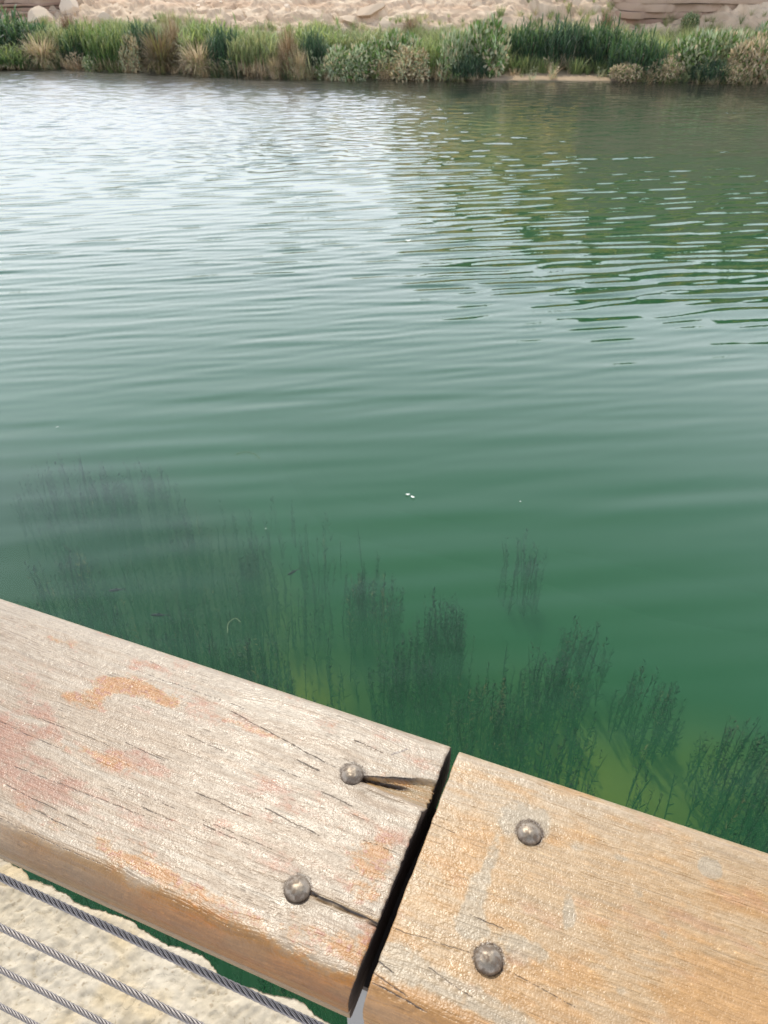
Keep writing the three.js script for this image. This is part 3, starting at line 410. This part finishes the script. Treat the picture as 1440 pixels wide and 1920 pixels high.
function boardTexture(left) {
  const w = 1600, h = 816, prof = profile(left ? .009 : .013, .017), wTop = prof.find((p) => p[2] > .99)[3] - (left ? .009 : .013), H = new Float32Array(w * h);
  const hue = left ? { base: [195, 170, 141], pale: [208, 189, 164], orange: [206, 142, 74], pink: [188, 128, 100], nose: [188, 122, 52] } : { base: [218, 181, 134], pale: [219, 196, 165], orange: [222, 158, 86], pink: [212, 152, 112], nose: [190, 120, 50] };
  const map = tex8(w, h, (i, j) => {
    const a = left ? -TEXA + (i + .5) / w * TEXA : (i + .5) / w * TEXA + .009, b = (j + .5) / h * TEXW - wTop, warp = .004 * vn(a * 9, b * 14, 3) + .0015 * vn(a * 30, b * 50, 6);
    const g1 = vn(a * 22, (b + warp) * 900, 1), g2 = vn(a * 60, (b + warp) * 2100, 2), g3 = vn(a * 8, (b + warp) * 260, 5), pit = vn(a * 1300, b * 1700, 8), mot = fbm(a * 240, b * 330, 3, 4);
    const big = fbm(a * 17, b * 40, 4, 12), mid = fbm(a * 50, b * 130, 4, 14), ragged = mid * .55 + mot * .3 + pit * .1;
    let c = mix3(hue.base, hue.pale, left ? sm(-.4, .5, g3 * .5 + mot * .35 + .5 * sm(.06, .0, b)) : sm(-.3, 1.0, g3 * .18 + mot * .3 + .9 * sm(.10, .0, b + a * .2))), or = 0, pk = 0, grey = 0, ht = .5;
    if (left) {
      const blob = (x, y, rx, ry) => Math.exp(-(((a - x) / rx) ** 2) - (((b - y) / ry) ** 2));
      or = blob(-.302, .053, .022, .010) * 1.2 + blob(-.268, .050, .024, .008) * 1.1 + blob(-.33, .081, .02, .009) + blob(-.31, .072, .012, .012) * .9 + blob(-.25, .056, .014, .006) * .8 + blob(-.02, .125, .018, .030) * .9 + blob(-.03, .186, .035, .011) * .75 + blob(-.035, .052, .02, .004) * .5 + blob(-.16, .052, .05, .004) * .55 + blob(-.38, .03, .04, .006) * .5 + blob(-.27, .126, .05, .008) * .65 + blob(-.19, .189, .08, .006) * .55 + .34 * sm(.170, .205, b + .02 * big) - .15;
      or = sm(.22, .80, or + ragged * 1.05 + big * .25 + .05); pk = sm(.30, .95, big * .8 + ragged * .8 + .28 * sm(-.16, -.4, a) * sm(.03, .12, b) + .5 * (blob(-.40, .14, .10, .03) + blob(-.30, .16, .08, .02) + blob(-.21, .11, .04, .009) + blob(-.35, .04, .03, .012) + blob(-.015, .10, .016, .012)) + .12); c = mix3(c, hue.pink, pk * .7); c = mix3(c, mix3(hue.orange, hue.pink, sm(0, .5, mot)), or * .92);
      const nose = sm(.195, .206, b + .0050 * vn(a * 40, 5) + .003 * mot) * (.55 + .45 * sm(-.45, -.05, a + .1 * vn(a * 20, 3))); c = mix3(c, mix3(hue.nose, [152, 124, 86], sm(-.06, -.4, a + .06 * vn(a * 14, 4)) * .9 + .3 * sm(.0, .5, vn(a * 25, b * 200))), nose * .85); c = mix3(c, mix3([150, 94, 40], [132, 106, 70], sm(-.06, -.4, a)), sm(.208, .224, b + .003 * vn(a * 40, b * 300, 8)) * (.42 + .2 * vn(a * 15, b * 500, 4))); c = mix3(c, [178, 150, 114], sm(.2325, .236, b) * .9);
      const [gd, raw, gapShade] = gougeL(a, b); c = mix3(c, mix3([184, 148, 98], [206, 132, 52], sm(-.012, -.03, a) * sm(.062, .050, b) * .9 + .35 * vn(a * 60, b * 500)), raw * .9); c = mix3(c, [44, 33, 24], gapShade * .85); ht -= raw * (.2 + .2 * vn(a * 30, b * 1500));
      if (((a + .037) ** 2 + (b - .0265) ** 2) < .00006 && Math.abs(b - .0265 + (a + .037) * 1.1 + .0012 * vn(a * 400, 2)) < .0014) c = mix3(c, [128, 112, 104], .6);      // scratch
    } else {
      const blob = (x, y, rx, ry, k = 1) => k * Math.exp(-Math.pow(((a - x) / rx) ** 2 + ((b - y) / ry) ** 2, 2)), wob = .25 * vn(a * 170, b * 170, 3) + .12 * vn(a * 420, b * 420, 5);
      grey = blob(.076, .050, .021, .020) + blob(.060, .085, .006, .02, .55) + blob(.058, .115, .009, .02, .8) + blob(.06, .140, .013, .013) + blob(.095, .143, .022, .009, .85) + blob(.212, .036, .0088, .0088, 1.3) + blob(.122, .110, .0052, .010, 1) + blob(.119, .098, .004, .006, .6) + blob(.165, .0745, .005, .005, .6) + blob(.185, .098, .004, .004, .5) + blob(.118, .056, .008, .005, .5) + blob(.15, .052, .008, .004, .45) + blob(.195, .13, .006, .005, .5) + blob(.163, .145, .004, .004, .5) + blob(.02, .183, .035, .014, .9) + blob(.075, .185, .04, .009, .7) + blob(.13, .19, .05, .006, .6) + blob(.2, .07, .02, .004, .35) + blob(.13, .03, .02, .003, .25); grey = sm(.25, .75, grey * (1 + wob) + wob * .35);
      or = sm(.05, .6, big * .9 + mid * .5 + .45 * sm(.05, .2, a) * sm(.06, .14, b) + blob(.03, .08, .03, .03, .45) + blob(.24, .13, .06, .03, .5) + .05); pk = sm(.25, .7, fbm(a * 30 + 5, b * 60, 4, 21) + .12 * ragged); c = mix3(c, hue.orange, or * .45); c = mix3(c, hue.pink, pk * .4); const nose = sm(.188, .198, b + .003 * mot); c = mix3(c, mix3(hue.base, hue.nose, .6), nose * .7); c = mix3(c, [202, 186, 166], sm(.004, -.004, b) * .7); c = mix3(c, [198, 184, 160], grey * .66);
    }
    const line = sm(.30, .72, g2) * sm(-.2, .5, g1 + .3 * g3), [cr] = crackAt(left ? CR_L : CR_R, a, b); let m = 1 + (left ? .05 : .07) * g1 + (left ? .045 : .05) * g2 + .06 * mot + .035 * pit; m -= (left ? .15 : .20) * line * (1 - grey * .7);
    if (!left) c = mix3(c, [190, 136, 66], .45 * line * (1 - grey));
    const fibreGlint = sm(.62, .80, vn(a * 190, (b + warp) * 1500, 9)) * sm(.0, .5, vn(a * 40, b * 120, 10)); m += fibreGlint * .17; const dash = sm(.68, .84, vn(a * 120, (b + warp) * 1250, 11)) * sm(.05, .5, vn(a * 22, b * 90, 13)) * (left ? .8 : .5); m -= .10 * dash;  // pale flecks paint the glint of raised fibres into the colour
    ht += .16 * g1 + .10 * g2 + .22 * mot + .15 * pit + .22 * fibreGlint - .4 * dash - .22 * line * (1 - grey); if (!left) ht += .2 * fbm(a * 420, b * 420, 2, 6) * sm(.2, 0, a);
    for (const [ba, bb] of left ? [[-.0655, .0605], [-.0635, .1625]] : [[.0815, .0575], [.0775, .158]]) { const rr = Math.hypot(a - ba, b - bb) + .0009 * vn(a * 420, b * 420, 6); c = mix3(c, [96, 74, 54], .75 * sm(.0118, .0100, rr) + .22 * sm(.017, .0112, rr) * sm(-.2, .5, vn(a * 200, b * 200, 9))); }  // dark dirt ring round each bolt, also painted as its contact shade
    c = mix3(c, [62, 48, 38], cr * .8); ht -= cr * .5; H[j * w + i] = ht; return [c[0] * m, c[1] * m, c[2] * m];  // cracks get the shade of their gap painted into the colour
  }, true);
  const bump = tex8(w, h, (i, j) => { const v = H[j * w + i] * 150 + 40; return [v, v, v]; });
  const rough = tex8(w / 2, h / 2, (i, j) => { const a = i / w * 2 * TEXA, b = j / h * 2 * TEXW, v = 128 + 30 * fbm(a * 60, b * 160, 3, 30) - 12 * vn(a * 200, b * 1500, 31); return [v, v, v]; });
  return { map, bump, rough };
}
const oldEnd = new THREE.MeshStandardMaterial({ name: 'end_grain', color: new THREE.Color().setRGB(.06, .036, .022), roughness: .9, bumpMap: tex8(128, 256, (i, j) => { const v = 128 + 90 * fbm(i * .2, j * .05, 4, 3); return [v, v, v]; }), bumpScale: .001 });
function plank(left, label) {
  const P = profile(left ? .009 : .013, .017), T = boardTexture(left), as = []; const g0 = .009;
  if (left) { for (let a = -1.7; a < -.56; a += .02) as.push(a); for (let a = -.56; a < -.075; a += .0016) as.push(a); for (let a = -.075; a < -.0021; a += .0007) as.push(a); as.push(-.0016, -.0011, -.0007, -.0003, 0); }
  else { as.push(0, .0003, .0007, .0011, .0016); for (let a = .0024; a < .09; a += .001) as.push(a); for (let a = .09; a < .29; a += .0016) as.push(a); for (let a = .29; a < 1.6; a += .02) as.push(a); }
  const o = new THREE.Group(); o.position.set(...rail(0, 0, RAIL_Y)); o.rotation.y = -TH; top(o, 'handrail_plank'); tag(o, label, 'handrail');
  const ends = []; const g = grid(as.length, P.length, (i, j) => {
    const a = as[i], [b, y, ny, w] = P[j]; let d = 0; const e = left ? -a : a, up = Math.max(0, ny);
    if (ny > .3) { if (left) { d += gougeL(a, b)[0] * up; } const [c, dep] = crackAt(left ? CR_L : CR_R, left ? a : a + g0, b, 1.5); d += c * dep * .45 * up; d += .0005 * fbm(a * 14, b * 40, 3, 7) * up; }
    const round = .0011 * (1 - Math.sqrt(Math.max(0, 1 - (1 - Math.min(1, e / .0016)) ** 2))); let cb = b + (.1 - b) * round * 6 * (Math.abs(ny) < .5 ? 1 : 0), cy = y - d - round * up;
    let jag = left ? (b < .0695 ? .0010 : -.0012) + .0006 * vn(b * 260, 3) + .0011 * sm(.039, .05, b) * sm(.07, .06, b) * vn(b * 700, 5) : .0004 * vn(b * 150, 8); jag *= sm(.012, 0, e);
    const A = (left ? a : a + g0) + jag, p = [A, cy, cb]; if (i === (left ? as.length - 1 : 0)) ends[j] = p; return { p, uv: [left ? (a + TEXA) / TEXA : a / TEXA, w / TEXW] };
  });
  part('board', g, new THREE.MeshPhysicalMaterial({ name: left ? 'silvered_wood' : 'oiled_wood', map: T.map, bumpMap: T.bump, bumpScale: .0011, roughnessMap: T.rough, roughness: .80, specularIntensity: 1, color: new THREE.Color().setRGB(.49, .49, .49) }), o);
  const ep = [], ei = [], eu = [], s = left ? .00005 : -.00005; ep.push(ends[0][0] - (left ? .001 : -.001), -.022, .1); eu.push(.5, .5); for (const [x, y, z] of ends) { ep.push(x + s, y, z); eu.push(y * 10, z * 5); } for (let k = 1; k < ends.length; k++) left ? ei.push(0, k + 1, k) : ei.push(0, k, k + 1);
  const eg = new THREE.BufferGeometry(); eg.setAttribute('position', new THREE.Float32BufferAttribute(ep, 3)); eg.setAttribute('uv', new THREE.Float32BufferAttribute(eu, 2)); eg.setIndex(ei); eg.computeVertexNormals(); const em = part('end_grain', eg, oldEnd, o);
  return o;
}
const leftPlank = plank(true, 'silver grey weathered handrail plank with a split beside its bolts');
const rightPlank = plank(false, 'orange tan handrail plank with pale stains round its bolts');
{
  const bt = (seed, dark) => { const f = (i, j) => { const a = i / 256 * 7, b = j / 256 * 7; return [fbm(a, b, 5, seed), fbm(a * 2.4, b * 2.4, 4, seed + 3)]; }; return { map: tex8(256, 256, (i, j) => { const [n, m] = f(i, j); let c = mix3([140, 129, 115], [108, 97, 85], sm(-.3, .4, n)); c = mix3(c, [112, 94, 78], sm(.0, .6, m * .6 + n * .7) * dark * .8); return c; }, true), rough: tex8(256, 256, (i, j) => { const [n, m] = f(i, j), v = 142 + 60 * sm(-.2, .5, n) + 20 * m; return [v, v, v]; }), bump: tex8(256, 256, (i, j) => { const [n, m] = f(i, j), v = 128 + 70 * m + 30 * n; return [v, v, v]; }) }; };
  const bolt = (par, a, b, r, h, seed, dark, label, lift = 0) => {
    const pts = [new THREE.Vector2(0, h)]; for (let k = 1; k <= 22; k++) { const t = k / 22 * Math.PI / 2; pts.push(new THREE.Vector2(r * Math.pow(Math.sin(t), .92), lift + (h - lift) * Math.cos(t))); } pts.push(new THREE.Vector2(r * .99, lift - .0005), new THREE.Vector2(r * .93, lift - .0012), new THREE.Vector2(r * .8, -.004));
    const g = new THREE.LatheGeometry(pts, 48), p = g.attributes.position; for (let i = 0; i < p.count; i++) { const n = .00018 * vn3(p.getX(i) * 420, p.getY(i) * 420, p.getZ(i) * 420 + seed); p.setXYZ(i, p.getX(i) * (1 + n / r), p.getY(i) + n, p.getZ(i) * (1 + n / r)); const u = g.attributes.uv; u.setXY(i, .5 + p.getX(i) / r * .42, .5 + p.getZ(i) / r * .42); } g.computeVertexNormals();
    const t = bt(seed, dark), m = part('bolt_head', g, new THREE.MeshStandardMaterial({ name: 'old_steel', map: t.map, roughnessMap: t.rough, bumpMap: t.bump, bumpScale: .00012, metalness: .7, roughness: .85 }), par); m.position.set(a, 0, b); m.rotation.y = seed; if (label) m.userData.label = label;
  };
  bolt(leftPlank, -.0655, .0605, .0096, .0060, 3, .35, 'pale bolt head beside the open split'); bolt(leftPlank, -.0635, .1625, .0096, .0072, 5, .75, null, .0012);
  bolt(rightPlank, .0815, .0575, .0094, .0062, 8, .95, null, .0004); bolt(rightPlank, .0775, .1580, .0096, .0080, 13, .9, 'bolt head standing proud of the plank', .0018);
}

// ------------------------------------------------------------------ post and cables below the rail
{
  const o = new THREE.Group(); o.position.set(...rail(.0075, .158, STONE_Y)); o.rotation.y = -TH; top(o, 'railing_post'); tag(o, 'light grey steel railing post under the plank joint', 'railing post');
  const m = new THREE.MeshStandardMaterial({ name: 'brushed_steel', color: new THREE.Color().setRGB(.27, .27, .265), metalness: .3, roughness: .5 });
  const H = RAIL_Y - BT - STONE_Y - .007; part('post', new THREE.BoxGeometry(.052, H, .052).translate(0, H / 2, 0), m, o); part('support_plate', new THREE.BoxGeometry(.26, .006, .15).translate(0, H + .0032, -.045), new THREE.MeshStandardMaterial({ name: 'stained_steel', color: new THREE.Color().setRGB(.07, .055, .045), metalness: .2, roughness: .8 }), o); part('base_plate', new THREE.BoxGeometry(.12, .012, .12).translate(0, .012, 0), m, o);
  const cm = new THREE.MeshStandardMaterial({ name: 'stainless_wire', color: new THREE.Color().setRGB(.27, .245, .23), metalness: .8, roughness: .48 });
  function helix(a0, a1, rc, rw, pitch, ph) {
    const n = Math.ceil((a1 - a0) / pitch * 18), m = 7, L = []; return grid(m + 1, n, (i, j) => { const x = a0 + (a1 - a0) * j / (n - 1), f = x / pitch * 2 * Math.PI + ph, t = i / m * 2 * Math.PI, k = 2 * Math.PI / pitch * rc, inv = 1 / Math.hypot(1, k); const er = [0, Math.cos(f), Math.sin(f)], et = [k * inv, Math.sin(f) * inv, -Math.cos(f) * inv].map((v) => v), c = Math.cos(t), s = Math.sin(t), N = [er[0] * c + et[0] * s, er[1] * c + et[1] * s, er[2] * c + et[2] * s]; return { p: [x + N[0] * rw, er[1] * rc + N[1] * rw, er[2] * rc + N[2] * rw], n: N }; });
  }
  const strands = [...Array(6)].map((_, k) => helix(-1.35, .9, .00275, .00128, .044, k / 6 * 2 * Math.PI)), core = new THREE.CylinderGeometry(.0015, .0015, 2.25, 6).rotateZ(Math.PI / 2).translate(-.225, 0, 0);
  const names = ['topmost steel railing cable, darkened by the rail above it', 'second steel railing cable from the top, sunlit', 'third steel railing cable from the top, sunlit', 'lowest visible steel railing cable, in the bottom corner']; let proto;
  [.248, .407, .581, .772, .95].forEach((dep, k) => {
    if (k === 4) return; let c; if (proto) c = proto.clone(); else { c = proto = new THREE.Group(); for (const g of strands) part('strand', g, cm, c); part('core', core, new THREE.MeshStandardMaterial({ name: 'dark_core', color: new THREE.Color().setRGB(.03, .025, .022), roughness: .8 }), c); }  // core coloured dark to darken the grooves between the strands
    c.userData = {}; c.position.set(...rail(0, .16, RAIL_Y - dep)); c.rotation.y = -TH; c.name = numbered('railing_cable'); scene.add(c); tag(c, names[k], 'cable', 'cables of the railing');
  });
}

// ------------------------------------------------------------------ small things in and on the water
{
  const fm = new THREE.MeshStandardMaterial({ name: 'fish_skin', color: new THREE.Color().setRGB(.02, .025, .02), roughness: .6 });
  function fish(x, y, z, L, turn, label) {
    const o = new THREE.Group(); o.position.set(x, y, z); o.rotation.y = turn; top(o, 'fish'); tag(o, label, 'fish', 'small fish under the surface');
    const prof = [[0, .012], [.06, .05], [.18, .095], [.35, .12], [.55, .1], [.75, .055], [.9, .026], [.97, .022]], g = grid(11, prof.length, (i, j) => { const t = i / 10 * 2 * Math.PI, [s, q] = prof[j]; return { p: [(s - .5) * L, Math.sin(t) * q * L, Math.cos(t) * q * L * .55] }; }); part('body', g, fm, o);
    const tail = new THREE.Shape([[.44, 0], [.62, .12], [.56, 0], [.62, -.12]].map(([a, b]) => new THREE.Vector2(a * L, b * L))); part('tail_fin', new THREE.ExtrudeGeometry(tail, { depth: .008 * L, bevelEnabled: false }), fm, o); const fin = new THREE.Shape([[-.12, .1], [.02, .19], [.14, .09]].map(([a, b]) => new THREE.Vector2(a * L, b * L))); part('dorsal_fin', new THREE.ExtrudeGeometry(fin, { depth: .008 * L, bevelEnabled: false }), fm, o);
  }
  fish(-2.26, -.40, -4.82, .13, .2, 'small dark fish at the left, nearest the plank edge'); fish(-1.83, -.40, -4.52, .14, 0, 'dark fish close to the left plank, above a pale curled leaf'); fish(-.79, -.40, -5.05, .12, .7, 'small slanting dark fish farthest from the rail');
  const white = new THREE.MeshPhysicalMaterial({ name: 'petal', color: new THREE.Color().setRGB(.8, .8, .76), roughness: .7, side: THREE.DoubleSide, transmission: .2, thickness: 0 });
  const petal = (x, z, l, w, turn, label, name = 'floating_petal', cat = 'petal') => { const g = new THREE.SphereGeometry(1, 14, 8), p = g.attributes.position; for (let i = 0; i < p.count; i++) { const X = p.getX(i), Y = p.getY(i), Z = p.getZ(i); p.setXYZ(i, X * l / 2, Y * .002 + .35 * X * X * l * .5 + .004, Z * w / 2 * (1 - .3 * X)); } g.computeVertexNormals(); const m = new THREE.Mesh(g, white); m.position.set(x, .004, z); m.rotation.y = turn; tag(top(m, name), label, cat); };
  petal(.215, -5.64, .038, .02, .1, 'left one of two white petals floating together'); petal(.258, -5.60, .04, .022, -.6, 'right one of two white petals floating together');
  petal(-1.0, -5.14, .012, .008, .7, 'tiny white speck floating left of the petals'); petal(-3.34, -6.83, .03, .008, .2, 'tiny white speck floating at the left edge'); petal(1.21, -5.53, .012, .01, 0, 'tiny pale speck floating right of the petals'); petal(.4, -12.93, .11, .06, .3, 'white speck floating on the rippled mid water');
  petal(-8.5, -33.55, .14, .12, 0, 'left one of two white specks at the brown reeds', 'floating_scrap', 'scrap'); petal(-8.1, -33.45, .12, .1, 0, 'right one of two white specks at the brown reeds', 'floating_scrap', 'scrap'); petal(-5.85, -32.7, .15, .13, 0, 'single white speck below the dark reeds left of middle', 'floating_scrap', 'scrap');
  const straw = new THREE.MeshStandardMaterial({ name: 'straw', color: new THREE.Color().setRGB(.15, .18, .09), roughness: .8 });
  const curl = (pts, r, name, label, cat) => { const c = new THREE.CatmullRomCurve3(pts.map((q) => new THREE.Vector3(...q))); tag(top(new THREE.Mesh(new THREE.TubeGeometry(c, 24, r, 6), straw), name), label, cat); };
  curl([[-1.44, .003, -6.32], [-1.36, .004, -6.36], [-1.26, .004, -6.33], [-1.19, .003, -6.24]], .0018, 'floating_straw', 'thin curved straw floating left of centre', 'straw');
  curl([[-1.22, -.33, -4.25], [-1.225, -.32, -4.35], [-1.18, -.31, -4.39], [-1.13, -.31, -4.35]], .003, 'curled_leaf', 'pale green curled leaf adrift just above the left plank', 'leaf');
}

const renderer = new THREE.WebGLRenderer({ antialias: true });
renderer.setSize(768, 1024);
renderer.toneMapping = THREE.LinearToneMapping;
renderer.toneMappingExposure = EXPOSURE;
renderer.shadowMap.enabled = true;
renderer.render(scene, camera);
